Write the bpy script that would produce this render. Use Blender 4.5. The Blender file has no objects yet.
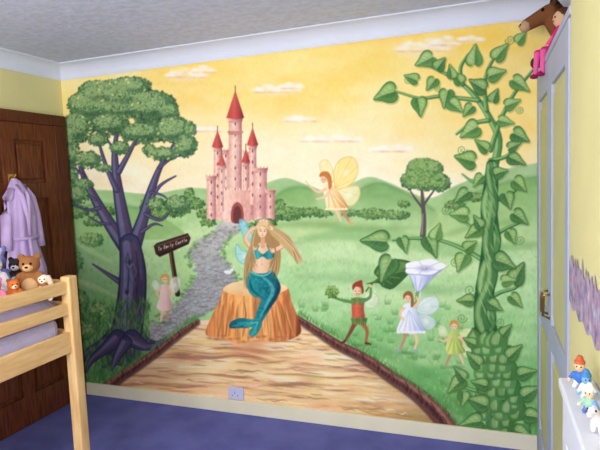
import bpy, bmesh, math, random
import numpy as np
from mathutils import Vector, Matrix

random.seed(5)
scene = bpy.context.scene
scene.view_settings.view_transform = 'Standard'
scene.view_settings.look = 'None'

def lin(c):
    out = []
    for v in c[:3]:
        v = v/255.0
        out.append(v/12.92 if v <= 0.04045 else ((v+0.055)/1.055)**2.4)
    return tuple(out)+(1.0,)

# ------------------------------------------------------------------ camera
F = 522.0
vX = Vector((-1430, 13, F)).normalized()*-1      # world +X seen in (right,down,fwd)
vY = Vector((190, -53, F)).normalized()
vY = (vY - vX*vX.dot(vY)).normalized()
vD = vX.cross(vY)
if vD.y < 0: vD = -vD
EYE = Vector((0, 0, 1.53))
right = Vector((vX.x, vY.x, -vD.x)); down = Vector((vX.y, vY.y, -vD.y)); fwd = Vector((vX.z, vY.z, -vD.z))
cam_d = bpy.data.cameras.new("camera"); cam = bpy.data.objects.new("camera", cam_d)
scene.collection.objects.link(cam)
M = Matrix((( right.x, -down.x, -fwd.x, EYE.x),
            ( right.y, -down.y, -fwd.y, EYE.y),
            ( right.z, -down.z, -fwd.z, EYE.z), (0,0,0,1)))
cam.matrix_world = M
cam_d.sensor_width = 36; cam_d.lens = 36*F/600; cam_d.clip_start = 0.02
scene.camera = cam

# room numbers
XL, XR, YB, YF, H = -2.87, 0.78, 3.0, -1.2, 2.40
XC = 0.23           # chimney breast / wardrobe front plane
YC = 1.79

# ------------------------------------------------------------------ materials
def mat(name, col, rough=0.6, var=0.06, scale=8.0, bump=0.0, bscale=60.0, metal=0.0, col2=None, stretch=None):
    m = bpy.data.materials.new(name); m.use_nodes = True
    nt = m.node_tree; b = nt.nodes["Principled BSDF"]
    b.inputs["Roughness"].default_value = rough; b.inputs["Metallic"].default_value = metal
    b.inputs["Specular IOR Level"].default_value = 0.3
    tc = nt.nodes.new("ShaderNodeTexCoord"); mp = nt.nodes.new("ShaderNodeMapping")
    nt.links.new(tc.outputs["Object"], mp.inputs["Vector"])
    if stretch: mp.inputs["Scale"].default_value = stretch
    n = nt.nodes.new("ShaderNodeTexNoise"); n.inputs["Scale"].default_value = scale; n.inputs["Detail"].default_value = 5
    nt.links.new(mp.outputs[0], n.inputs["Vector"])
    r = nt.nodes.new("ShaderNodeValToRGB")
    c = lin(col); d = lin(col2) if col2 else tuple(x*(1-var*2.5) for x in c[:3])+(1,)
    r.color_ramp.elements[0].position = 0.35; r.color_ramp.elements[0].color = d
    r.color_ramp.elements[1].position = 0.62; r.color_ramp.elements[1].color = c
    nt.links.new(n.outputs["Fac"], r.inputs["Fac"]); nt.links.new(r.outputs["Color"], b.inputs["Base Color"])
    if bump:
        n2 = nt.nodes.new("ShaderNodeTexNoise"); n2.inputs["Scale"].default_value = bscale; n2.inputs["Detail"].default_value = 3
        nt.links.new(tc.outputs["Object"], n2.inputs["Vector"])
        bp = nt.nodes.new("ShaderNodeBump"); bp.inputs["Strength"].default_value = bump; bp.inputs["Distance"].default_value = 0.01
        nt.links.new(n2.outputs["Fac"], bp.inputs["Height"]); nt.links.new(bp.outputs[0], b.inputs["Normal"])
    return m

def vcol_mat(name, rough=0.7, bump=0.0, bscale=250):
    m = bpy.data.materials.new(name); m.use_nodes = True
    nt = m.node_tree; b = nt.nodes["Principled BSDF"]
    b.inputs["Roughness"].default_value = rough; b.inputs["Specular IOR Level"].default_value = 0.2
    a = nt.nodes.new("ShaderNodeVertexColor"); a.layer_name = "Col"
    nt.links.new(a.outputs["Color"], b.inputs["Base Color"])
    if bump:
        tc = nt.nodes.new("ShaderNodeTexCoord"); n2 = nt.nodes.new("ShaderNodeTexNoise"); n2.inputs["Scale"].default_value = bscale
        nt.links.new(tc.outputs["Object"], n2.inputs["Vector"])
        bp = nt.nodes.new("ShaderNodeBump"); bp.inputs["Strength"].default_value = bump; bp.inputs["Distance"].default_value = 0.004
        nt.links.new(n2.outputs["Fac"], bp.inputs["Height"]); nt.links.new(bp.outputs[0], b.inputs["Normal"])
    return m

M_cream = mat("cream_wall_paint", (228,220,160), 0.8, 0.02, 3, 0.15, 120)
M_ceil = mat("artex_ceiling", (214,220,244), 0.9, 0.05, 26, 0.6, 26)
M_cove = mat("cove_paint", (226,232,250), 0.6, 0.01, 5)
M_carpet = mat("blue_carpet", (112,116,192), 0.95, 0.06, 5, 0.6, 220, col2=(96,100,174))
M_skirt = mat("skirting_paint", (236,230,204), 0.45, 0.02, 5)
M_door = mat("stained_door_wood", (122,64,34), 0.4, 0.1, 6, stretch=(1,12,1.2), col2=(82,40,22))
M_frame = mat("stained_frame_wood", (108,54,34), 0.4, 0.1, 6, stretch=(1,12,1.2), col2=(78,38,26))
M_pine = mat("pine_wood", (238,200,142), 0.45, 0.08, 7, stretch=(6,1,6), col2=(222,176,116))
M_pinev = mat("pine_wood_upright", (238,200,142), 0.45, 0.08, 7, stretch=(7,7,1), col2=(220,174,114))
M_sheet = mat("lilac_sheet", (200,192,236), 0.85, 0.04, 10, 0.4, 40)
M_robe = mat("lavender_towelling", (210,184,234), 0.95, 0.05, 14, 0.4, 260)
M_brass = mat("brass", (190,150,80), 0.3, 0.03, 5, metal=0.9)
M_ward = mat("wardrobe_paint", (176,182,208), 0.5, 0.02, 4)
M_wpanel = mat("wardrobe_panel_paint", (206,202,146), 0.5, 0.03, 4)
M_white = mat("white_paint", (222,226,238), 0.5, 0.02, 4)
M_plastic = mat("white_plastic", (206,208,240), 0.35, 0.01, 4)
M_dark = mat("socket_hole_shade", (90,88,110), 0.4, 0.01, 4)  # dark colour standing in for the shade inside the socket holes

# ------------------------------------------------------------------ mesh helpers
def link(o, parent=None):
    scene.collection.objects.link(o)
    if parent: o.parent = parent
    return o
def empty(name, loc=(0,0,0)):
    e = bpy.data.objects.new(name, None); e.empty_display_size = 0.1; e.location = loc
    scene.collection.objects.link(e); return e
def box(name, x0,x1,y0,y1,z0,z1, m, bevel=0.0, parent=None):
    cx,cy,cz = (x0+x1)/2,(y0+y1)/2,(z0+z1)/2
    me = bpy.data.meshes.new(name); bm = bmesh.new()
    bmesh.ops.create_cube(bm, size=1)
    bmesh.ops.scale(bm, vec=(x1-x0,y1-y0,z1-z0), verts=bm.verts)
    if bevel: bmesh.ops.bevel(bm, geom=list(bm.edges), offset=bevel, segments=2, affect='EDGES', profile=0.5)
    bm.to_mesh(me); bm.free(); me.materials.append(m)
    o = bpy.data.objects.new(name, me); link(o)
    if parent:
        o.parent = parent; o.location = Vector((cx,cy,cz)) - parent.location
    else: o.location = (cx,cy,cz)
    return o
def meshobj(name, verts, faces, m, parent=None, smooth=False):
    me = bpy.data.meshes.new(name); me.from_pydata(verts, [], faces); me.update(); me.materials.append(m)
    if smooth:
        for p in me.polygons: p.use_smooth = True
    o = bpy.data.objects.new(name, me); link(o, parent); return o

# ------------------------------------------------------------------ room shell
box("floor", XL-0.1, XR+0.1, YF-0.1, YB+0.1, -0.1, 0, M_carpet)
box("ceiling", XL-0.1, XR+0.1, YF-0.1, YB+0.1, H, H+0.1, M_ceil)
box("wall_back", XL-0.1, XR+0.1, YB, YB+0.1, 0, H, M_cream)
box("wall_left", XL-0.1, XL, YF-0.1, YB, 0, H, M_cream)
box("wall_right", XR, XR+0.1, YF-0.1, YB, 0, H, M_cream)
box("wall_chimney_breast", XC, XR, YF, YC, 0, H, M_cream)
WX0, WX1, WZ0, WZ1 = -2.2, -0.3, 0.85, 2.1
wf = empty("wall_front", (0, YF, 0))
box("wall_part_1", XL, WX0, YF-0.1, YF, 0, H, M_cream, 0, wf)
box("wall_part_2", WX1, XR, YF-0.1, YF, 0, H, M_cream, 0, wf)
box("wall_part_3", WX0, WX1, YF-0.1, YF, 0, WZ0, M_cream, 0, wf)
box("wall_part_4", WX0, WX1, YF-0.1, YF, WZ1, H, M_cream, 0, wf)
win = empty("window_1", (0, YF, 0))
for i,(a,b,c,d) in enumerate([(WX0,WX1,WZ0,WZ0+.06),(WX0,WX1,WZ1-.06,WZ1),(WX0,WX0+.06,WZ0,WZ1),(WX1-.06,WX1,WZ0,WZ1),(-1.28,-1.22,WZ0,WZ1)]):
    box("frame_%d"%(i+1), a,b,YF-0.08,YF-0.03,c,d,M_white,0.004,win)
box("sill", WX0-.05,WX1+.05,YF-0.02,YF+0.1,WZ0-.03,WZ0,M_white,0.005,win)

box("baseboard_back", XL+.001, XC, YB-0.018, YB-.0005, 0, 0.09, M_skirt, 0.004)
box("baseboard_left", XL, XL+0.018, YF, 2.02, 0, 0.09, M_skirt, 0.004)
box("baseboard_right", XC-0.018, XC, YF, 0.28, 0, 0.09, M_skirt, 0.004)

def cove(name, axis, pos, sgn, a, b):
    prof = [(0,2.300),(0.006,2.300),(0.010,2.309)]
    for i in range(9):
        t = i/8*math.pi/2
        prof.append((0.010+0.082*(1-math.cos(t)), 2.309+0.081*math.sin(t)))
    prof += [(0.100,2.392),(0.100,2.3995),(0,2.3995)]
    vs=[]; fs=[]; n=len(prof)
    for e in (a,b):
        for (o,z) in prof:
            vs.append((pos+sgn*o, e, z) if axis=='y' else (e, pos+sgn*o, z))
    for i in range(n):
        j=(i+1)%n; fs.append((i,j,n+j,n+i))
    fs += [tuple(range(n)), tuple(range(2*n-1,n-1,-1))]
    return meshobj(name, vs, fs, M_cove)
cove("trim_1", 'x', YB-.0005, -1, XL, XR)
cove("trim_2", 'y', XL+.0005, 1, YF, YB)
cove("trim_3", 'y', XC-.0005, -1, YF, YC)

def border():
    m = bpy.data.materials.new("wallpaper_border"); m.use_nodes=True; nt=m.node_tree; b=nt.nodes["Principled BSDF"]
    b.inputs["Roughness"].default_value=0.8
    tc=nt.nodes.new("ShaderNodeTexCoord"); v=nt.nodes.new("ShaderNodeTexNoise"); v.inputs["Scale"].default_value=30; v.inputs["Detail"].default_value=6
    nt.links.new(tc.outputs["Object"], v.inputs["Vector"])
    r=nt.nodes.new("ShaderNodeValToRGB"); cr=r.color_ramp
    cr.elements[0].position=.3; cr.elements[0].color=lin((104,98,150))
    cr.elements[1].position=.7; cr.elements[1].color=lin((205,196,205))
    for p,c in ((.42,(140,132,176)),(.5,(190,146,160)),(.58,(160,160,192))):
        e=cr.elements.new(p); e.color=lin(c)
    nt.links.new(v.outputs["Fac"], r.inputs["Fac"]); nt.links.new(r.outputs["Color"], b.inputs["Base Color"])
    vs=[];fs=[]; x0=XC-.002
    n=170
    for k in range(n+1):
        yy = YF+.01+(YC-.012-YF)*k/n
        top = 1.25+ (0.035 if k%5==1 else (0.018 if k%5==3 else 0)) + 0.012*math.sin(k*1.7)
        vs += [(x0,yy,1.115+.008*math.sin(k*.9)),(x0,yy,top)]
    for k in range(n): fs.append((2*k,2*k+1,2*k+3,2*k+2))
    meshobj("wallpaper_border", vs, fs, m)
border()

# ------------------------------------------------------------------ THE MURAL (flat wall painting)
S=3; CW,CH=660,460
W_,H_=CW*S,CH*S
C=np.zeros((H_,W_,3),np.float32)
rng=np.random.default_rng(11)
def vn(cx,cy,seed):
    r=np.random.default_rng(seed)
    gx=int(W_/(cx*S))+3; gy=int(H_/(cy*S))+3
    g=r.random((gy,gx)).astype(np.float32)
    x=np.arange(W_)/(cx*S); y=np.arange(H_)/(cy*S)
    ix=x.astype(int); iy=y.astype(int); fx=x-ix; fy=y-iy
    fx=fx*fx*(3-2*fx); fy=(fy*fy*(3-2*fy))[:,None]
    a=g[iy][:,ix]*(1-fx)+g[iy][:,ix+1]*fx
    b=g[iy+1][:,ix]*(1-fx)+g[iy+1][:,ix+1]*fx
    return (a*(1-fy)+b*fy).astype(np.float32)
N_big=(vn(60,22,1)*.6+vn(24,9,2)*.4)
N_mid=(vn(12,7,3)*.6+vn(5,4,4)*.4)
N_fine=vn(1.5,2.2,5)
N_str=(vn(46,2.8,6)*.5+vn(20,1.6,7)*.3+vn(70,6,71)*.2)
_iy,_ix=np.mgrid[0:H_,0:W_]
_wy=((vn(30,20,21)-.5)*4.5*S+(_ix/S-270)*.06*S).astype(int)
N_str=N_str[np.clip(_iy-_wy,0,H_-1),_ix]
N_vert=(vn(2.2,30,8)*.6+vn(1.2,12,9)*.4)
N_soft=vn(34,26,31)*.6+vn(16,12,32)*.4
def box_blur(m,r):
    if r<1: return m
    for ax in (0,1):
        k=2*r+1
        pad=[(0,0)]*m.ndim; pad[ax]=(r+1,r)
        c=np.cumsum(np.pad(m,pad,mode='edge'),axis=ax,dtype=np.float64)
        if ax==0: m=(c[k:]-c[:-k])/k
        else: m=(c[:,k:]-c[:,:-k])/k
    return m.astype(np.float32)
def A(c): return np.array(c,np.float32)
def comp(x0,y0,m,col,a=1.0):
    h,w=m.shape
    sl=(slice(y0,y0+h),slice(x0,x0+w))
    if callable(col):
        Y,X=np.mgrid[y0:y0+h,x0:x0+w].astype(np.float32)/S
        col=col(X,Y,sl)
    else: col=A(col)
    m3=(m*a)[...,None]
    C[sl]=C[sl]*(1-m3)+col*m3
def spl(P,closed=True,n=6):
    P=np.array(P,float); out=[]; N=len(P)
    for i in range(N if closed else N-1):
        if closed: p0,p1,p2,p3=P[i-1],P[i],P[(i+1)%N],P[(i+2)%N]
        else: p0,p1,p2,p3=P[max(i-1,0)],P[i],P[i+1],P[min(i+2,N-1)]
        for k in range(n):
            t=k/n
            out.append(.5*((2*p1)+(-p0+p2)*t+(2*p0-5*p1+4*p2-p3)*t*t+(-p0+3*p1-3*p2+p3)*t**3))
    if not closed: out.append(P[-1])
    return np.array(out)
def fill(P,col,a=1.0,smooth=True,blur=0):
    P=spl(P) if smooth else np.array(P,float)
    P=P[:,:2]*S
    pd=blur*3+2
    x0=int(max(0,P[:,0].min()-pd)); x1=int(min(W_,P[:,0].max()+pd+1))
    y0=int(max(0,P[:,1].min()-pd)); y1=int(min(H_,P[:,1].max()+pd+1))
    if x1<=x0 or y1<=y0: return
    m=np.zeros((y1-y0,x1-x0),np.float32)
    Q=np.roll(P,-1,axis=0); ax,ay,bx,by=P[:,0],P[:,1],Q[:,0],Q[:,1]
    xs_=np.arange(x0,x1)
    for r in range(y1-y0):
        yc=y0+r+.5
        k=(ay<=yc)!=(by<=yc)
        if not k.any(): continue
        xx=np.sort(ax[k]+(yc-ay[k])*(bx[k]-ax[k])/(by[k]-ay[k]))
        for q in range(0,len(xx)-1,2):
            m[r]+=np.clip(xs_+1-xx[q],0,1)-np.clip(xs_+1-xx[q+1],0,1)
    if blur:
        m=box_blur(box_blur(m,blur),blur)
    comp(x0,y0,np.clip(m,0,1),col,a)
def stroke(P,w,col,a=1.0,smooth=True,n=5,soft=0):
    P=[tuple(p) for p in P]
    if np.isscalar(w): w=[w]*len(P)
    Q=np.array([(p[0],p[1],ww) for p,ww in zip(P,w)],float)
    if smooth and len(Q)>2: Q=spl(Q,False,n)
    Q=Q*S; mw=Q[:,2].max()+2+soft*S*2
    x0=int(max(0,Q[:,0].min()-mw)); x1=int(min(W_,Q[:,0].max()+mw+1))
    y0=int(max(0,Q[:,1].min()-mw)); y1=int(min(H_,Q[:,1].max()+mw+1))
    if x1<=x0 or y1<=y0: return
    m=np.zeros((y1-y0,x1-x0),np.float32)
    for i in range(len(Q)-1):
        a0,b0=Q[i],Q[i+1]; r=max(a0[2],b0[2])+2
        xa=int(max(x0,min(a0[0],b0[0])-r)); xb=int(min(x1,max(a0[0],b0[0])+r+1))
        ya=int(max(y0,min(a0[1],b0[1])-r)); yb=int(min(y1,max(a0[1],b0[1])+r+1))
        if xb<=xa or yb<=ya: continue
        Y,X=np.mgrid[ya:yb,xa:xb]+.5
        d=b0[:2]-a0[:2]; L=max(d@d,1e-6)
        t=np.clip(((X-a0[0])*d[0]+(Y-a0[1])*d[1])/L,0,1)
        dist=np.hypot(X-a0[0]-t*d[0],Y-a0[1]-t*d[1])
        v=np.clip(a0[2]+(b0[2]-a0[2])*t-dist+.5,0,1)
        s=m[ya-y0:yb-y0,xa-x0:xb-x0]; np.maximum(s,v,out=s)
    if soft: m=box_blur(box_blur(m,int(soft*S)),int(soft*S))
    comp(x0,y0,m,col,a)
def dab(x,y,rx,ry,ang,col,a=1.0,soft=False):
    x*=S;y*=S;rx*=S;ry*=S; r=max(rx,ry)+2
    x0=int(max(0,x-r));x1=int(min(W_,x+r+1));y0=int(max(0,y-r));y1=int(min(H_,y+r+1))
    if x1<=x0 or y1<=y0: return
    Y,X=np.mgrid[y0:y1,x0:x1]+.5; X=X-x;Y=Y-y
    c,s=math.cos(ang),math.sin(ang)
    d=np.sqrt(((X*c+Y*s)/rx)**2+((-X*s+Y*c)/ry)**2)
    if soft:
        m=np.clip(1-d,0,1); m=m*m*(3-2*m)
    else: m=np.clip((1-d)*min(rx,ry)+.5,0,1)
    comp(x0,y0,m.astype(np.float32),col,a)
def jit(c,s=8):
    return A(c)+rng.normal(0,s)*A((1,1,1))+rng.normal(0,s*.3,3)
def vg(stops,nz=None,amt=0,nz2=None,amt2=0):
    ys=[s[0] for s in stops]; cs=np.array([s[1] for s in stops],float)
    def f(X,Y,sl):
        o=np.stack([np.interp(Y,ys,cs[:,k]) for k in range(3)],-1)
        if nz is not None: o=o+((nz[sl]-.5)*amt)[...,None]
        if nz2 is not None: o=o+((nz2[sl]-.5)*amt2)[...,None]
        return o
    return f
def hg(stops,nz=None,amt=0):
    xs=[s[0] for s in stops]; cs=np.array([s[1] for s in stops],float)
    def f(X,Y,sl):
        o=np.stack([np.interp(X,xs,cs[:,k]) for k in range(3)],-1)
        if nz is not None: o=o+((nz[sl]-.5)*amt)[...,None]
        return o
    return f
def foliage(cl,dens,size,dark,mid,light,out=1.0,under=.75):
    for (cx,cy,rx,ry) in cl:
        dab(cx,cy,rx*1.12,ry*1.12,0,dark,under,True)
    for ph,(col,fr,off,sc) in enumerate(((dark,1.1,0,1.15),(mid,1.1,-.1,1.0),(light,.7,-.34,.75))):
        for (cx,cy,rx,ry) in cl:
            n=int(dens*rx*ry*fr)
            for _ in range(n):
                t=rng.random()*2*math.pi; r=math.sqrt(rng.random())*(1.12*out if ph==0 else (1.02*out if ph==1 else .85))
                x=cx+rx*r*math.cos(t)+off*rx*.5; y=cy+ry*r*math.sin(t)+off*ry
                sz=size*(.6+.7*rng.random())*sc
                dab(x,y,sz,sz*.55,rng.random()*3.1,jit(col,8),.7)
def glow(x,y,rx,ry,c,a): dab(x,y,rx,ry,0,c,a,True)

# --- sky
def sky(X,Y,sl):
    base=vg([(0,(255,216,118)),(50,(255,225,134)),(100,(255,230,152)),(145,(255,236,178)),(190,(255,243,214)),(260,(255,242,214))])(X,Y,sl)
    n=N_big[sl]-.5
    base[...,1]+=n*22; base[...,2]+=n*60
    n=N_soft[sl]-.5
    base[...,1]+=n*14; base[...,2]+=n*44
    base+=((N_fine[sl]-.5)*4)[...,None]
    return base
comp(0,0,np.ones((int(260*S),W_),np.float32),sky)
glow(330,160,200,70,(255,248,220),.7); glow(300,60,140,40,(255,238,170),.35); glow(120,50,90,26,(255,206,96),.4); glow(500,110,80,90,(255,218,120),.35); glow(240,160,100,60,(255,242,214),.65)
glow(360,36,90,20,(255,206,100),.5); glow(190,104,60,18,(255,212,120),.35); glow(290,110,90,22,(255,220,140),.3)
def cloud(cx,cy,w,h):
    glow(cx,cy,w*.75,h*1.1,(255,234,200),.7)
    for k in range(int(w/1.8)):
        t=rng.uniform(-1,1); x=cx+t*w/2; hh=h*(1-t*t)
        dab(x,cy-hh*rng.random()*.8,5+3*rng.random(),2.6+1.6*rng.random(),0,(255,250,238),.6,True)
    for k in range(int(w/4)):
        t=rng.uniform(-1,1); dab(cx+t*w*.5,cy+1.5,6,1.6,.05,(238,200,170),.45,True)
for c in ((186,76,36,10),(204,71,20,6),(276,91,44,9),(292,87,18,6),(160,100,24,5),(423,50,54,13),(444,44,28,9),(330,140,60,5),(395,150,50,5),(300,120,30,4),(205,130,30,4),(520,20,30,5),(470,40,24,5),(100,62,30,4)):
    cloud(*c)
# --- far hills
fill([(60,196),(100,190),(150,194),(190,188),(230,190),(262,184),(285,178),(305,184),(330,192),(350,184),(372,177),(400,188),(430,198),(455,186),(485,174),(520,166),(560,160),(620,158),(662,158),(662,270),(60,270)],
     vg([(158,(180,206,158)),(190,(162,198,140)),(215,(182,212,152)),(270,(182,216,156))],N_mid,14),1,True,1)
def meadow(X,Y,sl):
    o=vg([(190,(174,208,138)),(235,(194,224,168)),(290,(182,222,162)),(340,(158,208,142)),(390,(128,186,116)),(445,(98,158,90))],N_mid,12,N_fine,6)(X,Y,sl)
    k=np.clip((165-X)/110,0,1)[...,None]
    o=o*(1-k*.8)+A((100,150,96))*k*.8
    n=(N_big[sl]-.5)[...,None]; n2=(N_soft[sl]-.5)[...,None]
    return o+n*A((46,26,38))+n2*A((34,20,26))
fill([(-5,215),(62,213),(110,207),(160,208),(200,214),(240,218),(280,216),(330,220),(360,222),(400,218),(450,222),(520,214),(600,206),(665,205),(665,465),(-5,465)],meadow)
def mound(P,c1,c2,y0,y1):
    fill(P,vg([(y0,c1),(y1,c2)],N_mid,14),1,True,1)
    Q=P[1:-1]; stroke(Q,[1.6]*len(Q),(104,148,96),.4,soft=1)
mound([(258,236),(268,205),(285,190),(305,187),(328,196),(348,212),(352,236)],(130,176,108),(196,222,162),187,232)
mound([(338,238),(350,200),(366,186),(384,183),(408,194),(434,210),(446,238)],(124,170,106),(194,222,164),183,234)
mound([(424,240),(446,212),(470,196),(500,184),(540,176),(600,172),(660,172),(664,250)],(136,182,110),(192,220,160),174,240)
mound([(58,236),(66,214),(95,204),(130,206),(160,216),(180,238)],(138,182,110),(158,196,130),203,236)
for P,w,c,a in (([(290,244),(340,234),(400,238),(450,250),(540,244)],[2,6,7,7,3],(134,184,118),.55),([(290,262),(340,254),(400,260),(470,268),(540,262)],[2,7,8,7,3],(212,236,184),.6),
            ([(300,296),(360,288),(420,298),(480,308)],[2,8,9,3],(208,234,180),.5),([(370,366),(430,358),(480,368)],[3,8,3],(188,222,162),.5),([(296,276),(360,280),(430,290),(480,286)],[2,5,5,2],(134,184,124),.45),
            ([(330,330),(380,350),(440,380)],[3,6,4],(112,170,102),.45),([(200,240),(190,262),(180,290)],[4,7,4],(176,212,140),.4),([(240,240),(250,260),(246,280)],[3,6,3],(188,220,150),.5),
            ([(440,400),(470,410),(500,430)],[6,10,8],(84,142,76),.5),([(270,226),(310,224),(360,228),(420,228)],[1,3,3,1],(120,164,96),.5),([(430,240),(470,228),(530,220)],[1,3,2],(128,174,104),.5)):
    stroke(P,w,c,a,soft=2)
for _ in range(3800):
    x=rng.uniform(62,540); y=rng.uniform(236,440); s=np.interp(y,[236,440],[.6,1.25])
    cc=(124,176,104) if rng.random()<.55 else (200,228,162)
    if x<150: cc=(76,124,70) if rng.random()<.7 else (146,184,112)
    dab(x,y,.55*s,(1.5+rng.random()*1.6)*s,rng.normal(0,.35),jit(cc,6),.36)
# tufts and tiny meadow flowers
for _ in range(90):
    x=rng.uniform(300,470); y=rng.uniform(300,430)
    if y>np.interp(x,[300,456],[318,440])-8: continue
    for k in range(6): stroke([(x+k*.9-2.5,y),(x+k*1.5-4,y-3.5-rng.random()*2.5)],[.45,.15],jit((92,150,84),8),.6,False)
for _ in range(110):
    x=rng.uniform(70,470); y=rng.uniform(260,420)
    if 110<x<440 and y>318: continue
    dab(x,y,.8,.7,0,[(255,250,236),(248,196,206),(252,232,140)][rng.integers(3)],.8)
G=((52,90,54),(88,130,74),(144,176,108))
foliage([(176,210,14,6),(194,204,10,5),(160,214,8,5),(206,214,8,4),(150,206,9,7),(190,196,5,7)],1.6,1.5,*G)
foliage([(272,214,9,9),(290,214,13,6),(310,212,12,4),(325,214,7,3),(280,206,5,6)],1.6,1.4,*G)
foliage([(350,213,8,3),(372,214,14,5),(395,215,14,4),(455,205,10,4),(475,197,10,4),(404,204,6,3)],1.6,1.3,(62,100,62),(98,138,82),(156,186,116))
foliage([(74,212,14,6),(95,222,10,4),(70,188,9,8),(104,212,10,5)],1.5,1.6,*G)
# --- path
fill([(226,219),(246,219),(240,232),(226,242),(219,252),(230,264),(238,280),(232,298),(214,310),(196,320),(172,334),(140,356),(118,366),(126,348),(152,330),(172,312),(184,294),(196,280),(197,266),(188,254),(194,242),(212,232)],
     vg([(215,(200,196,190)),(260,(178,180,180)),(300,(162,166,170)),(360,(148,150,150))],N_mid,34,N_fine,12),1,True,1)
for _ in range(420):
    y=rng.uniform(226,352)
    xc=np.interp(y,[226,242,256,280,300,320,352],[232,212,206,216,204,172,138]); w=np.interp(y,[226,250,290,352],[8,15,24,14])
    x=xc+rng.uniform(-w,w); s=np.interp(y,[226,350],[1.0,2.6])
    dab(x,y,s*1.5,s*.8,rng.normal(0,.2),jit((112,112,120),8),.45); dab(x-.3,y-.5,s*1.2,s*.6,0,jit((204,202,198),10),.5)
for _ in range(200):
    y=rng.uniform(230,350); e=-1 if rng.random()<.5 else 1
    xc=np.interp(y,[226,242,256,280,300,320,352],[232,212,206,216,204,172,138]); w=np.interp(y,[226,250,290,352],[9,16,25,15])
    dab(xc+e*w+rng.normal(0,1.5),y,2.6,2,0,jit((108,152,88),9),.7,True)
# --- castle
PL,PM,PD=(252,216,200),(228,170,160),(180,116,118)
def tower(x0,x1,y0,y1,apex=None,ov=2.0,roof=((196,76,76),(118,36,48)),cren=True):
    fill([(x0,y0),(x1,y0),(x1,y1),(x0,y1)],hg([(x0,PM),(x0+(x1-x0)*.35,PL),(x1,PD)],N_fine,22),1,False)
    if cren:
        fill([(x0-1.2,y0),(x1+1.2,y0),(x1+.6,y0+3),(x0-.6,y0+3)],hg([(x0,(240,190,178)),(x1,(166,100,104))]),1,False)
        n=max(2,int((x1-x0)/3))
        for i in range(n+1):
            xx=x0-1+(x1-x0+1)*i/n
            fill([(xx,y0-1.8),(xx+1.2,y0-1.8),(xx+1.2,y0+.2),(xx,y0+.2)],(234,184,172),1,False)
        stroke([(x0,y0+4),(x1,y0+4)],.5,(150,92,96),.5,False)
    if apex:
        cx=(x0+x1)/2
        fill([(cx,apex),(x1+ov,y0),(cx,y0+1.5),(x0-ov,y0)],hg([(x0-ov,roof[0]),(cx-1,(212,98,92)),(x1+ov,roof[1])]),1,False)
        stroke([(cx,apex-4),(cx,apex+1)],.35,(120,50,50))
    for yy in np.arange(y0+6,y1-4,11):
        dab((x0+x1)/2,yy,.7,1.7,0,(112,58,70),.9)
fill([(207,190),(274,190),(274,220),(207,220)],hg([(207,PM),(230,PL),(274,PD)],N_fine,24),1,False)
tower(221,231,150,215); tower(244,253,152,215)
tower(229,242,118,215,90,2.5)
fill([(227.5,131),(243.5,131),(242,135),(229,135)],(196,134,126),1,False)
tower(214,221.5,147,205,130)
tower(249,256.5,145,205,127)
tower(207,216,176,221); tower(254,267,168,221,None); tower(266,275,190,221)
tower(219,225,165,212,154,1.2); tower(243,249,162,212,148,1.2)
fill([(224,190),(250,190),(250,222),(224,222)],hg([(224,PL),(250,PM)],N_fine,20),1,False)
for xx in np.arange(224,250,3): fill([(xx,188),(xx+1.5,188),(xx+1.5,190.5),(xx,190.5)],PL,1,False)
fill([(232,222),(232,208),(237.5,202),(243,208),(243,222)],(160,86,82),1,True); fill([(234,222),(234,210),(237.5,206),(241,210),(241,222)],(112,58,58),1,True)
glow(262,205,14,18,(170,104,108),.35); glow(226,178,10,26,(255,236,214),.4); glow(236,150,6,26,(255,240,220),.35)
foliage([(208,223,7,3),(266,223,10,3.5),(250,225,5,2)],1.8,1.3,*G)
# --- right tree
stroke([(423,236),(424,220),(423,204),(422,190)],[3,2.3,2,1.3],(92,84,84)); stroke([(423,206),(430,196),(436,188)],[1.4,1,.6],(92,84,84))
stroke([(424,210),(415,198),(410,190)],[1.4,1,.6],(92,84,84)); stroke([(422,234),(423,214)],[.8,.6],(150,140,130))
foliage([(425,172,17,12),(411,181,9,8),(440,183,9,8),(425,184,14,6),(418,166,9,6),(434,168,8,6)],2.2,1.3,(60,96,62),(94,136,82),(150,182,112))
stroke([(412,237),(424,239),(438,237)],[.5,2,.5],(98,140,80),.7,soft=1)
# --- left tree
TK=(66,64,98)
def limb(P,w):
    w=[q*1.12 for q in w]
    stroke(P,w,(46,44,70)); stroke(P,[q*.86 for q in w],TK)
    stroke([(x-q*.32,y) for (x,y),q in zip(P,w)],[q*.34 for q in w],(124,124,156),.7,soft=.4 if w[0]>3 else 0)
    stroke([(x+q*.34,y) for (x,y),q in zip(P,w)],[q*.28 for q in w],(94,74,98),.7,soft=.3 if w[0]>3 else 0)
foliage([(125,98,30,13),(96,108,22,14),(152,112,24,14),(112,128,17,7),(142,138,17,6)],.5,2.4,(74,106,76),(84,120,82),(98,134,92),under=.4)
limb([(128,250),(110,224),(96,200),(84,176),(78,158)],[7,5.5,4.2,2.6,1.3])
limb([(128,245),(122,212),(117,180),(115,150),(119,124)],[7.5,5.8,4.2,2.6,1.2])
limb([(134,246),(144,216),(151,192),(160,168),(174,144)],[7,5,3.9,2.5,1.1])
limb([(117,190),(106,165),(98,138)],[2.8,1.9,.9]); limb([(119,172),(131,150),(142,128)],[2.8,1.9,.9])
limb([(149,204),(160,186),(176,176)],[2.4,1.5,.7]); limb([(146,214),(160,220),(170,212)],[2.0,1.4,.7])
limb([(100,208),(88,210),(76,206)],[2.0,1.3,.7]); limb([(124,284),(108,274),(93,264)],[3.2,1.8,.7])
limb([(142,232),(154,224),(163,226)],[1.8,1.2,.5])
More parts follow.
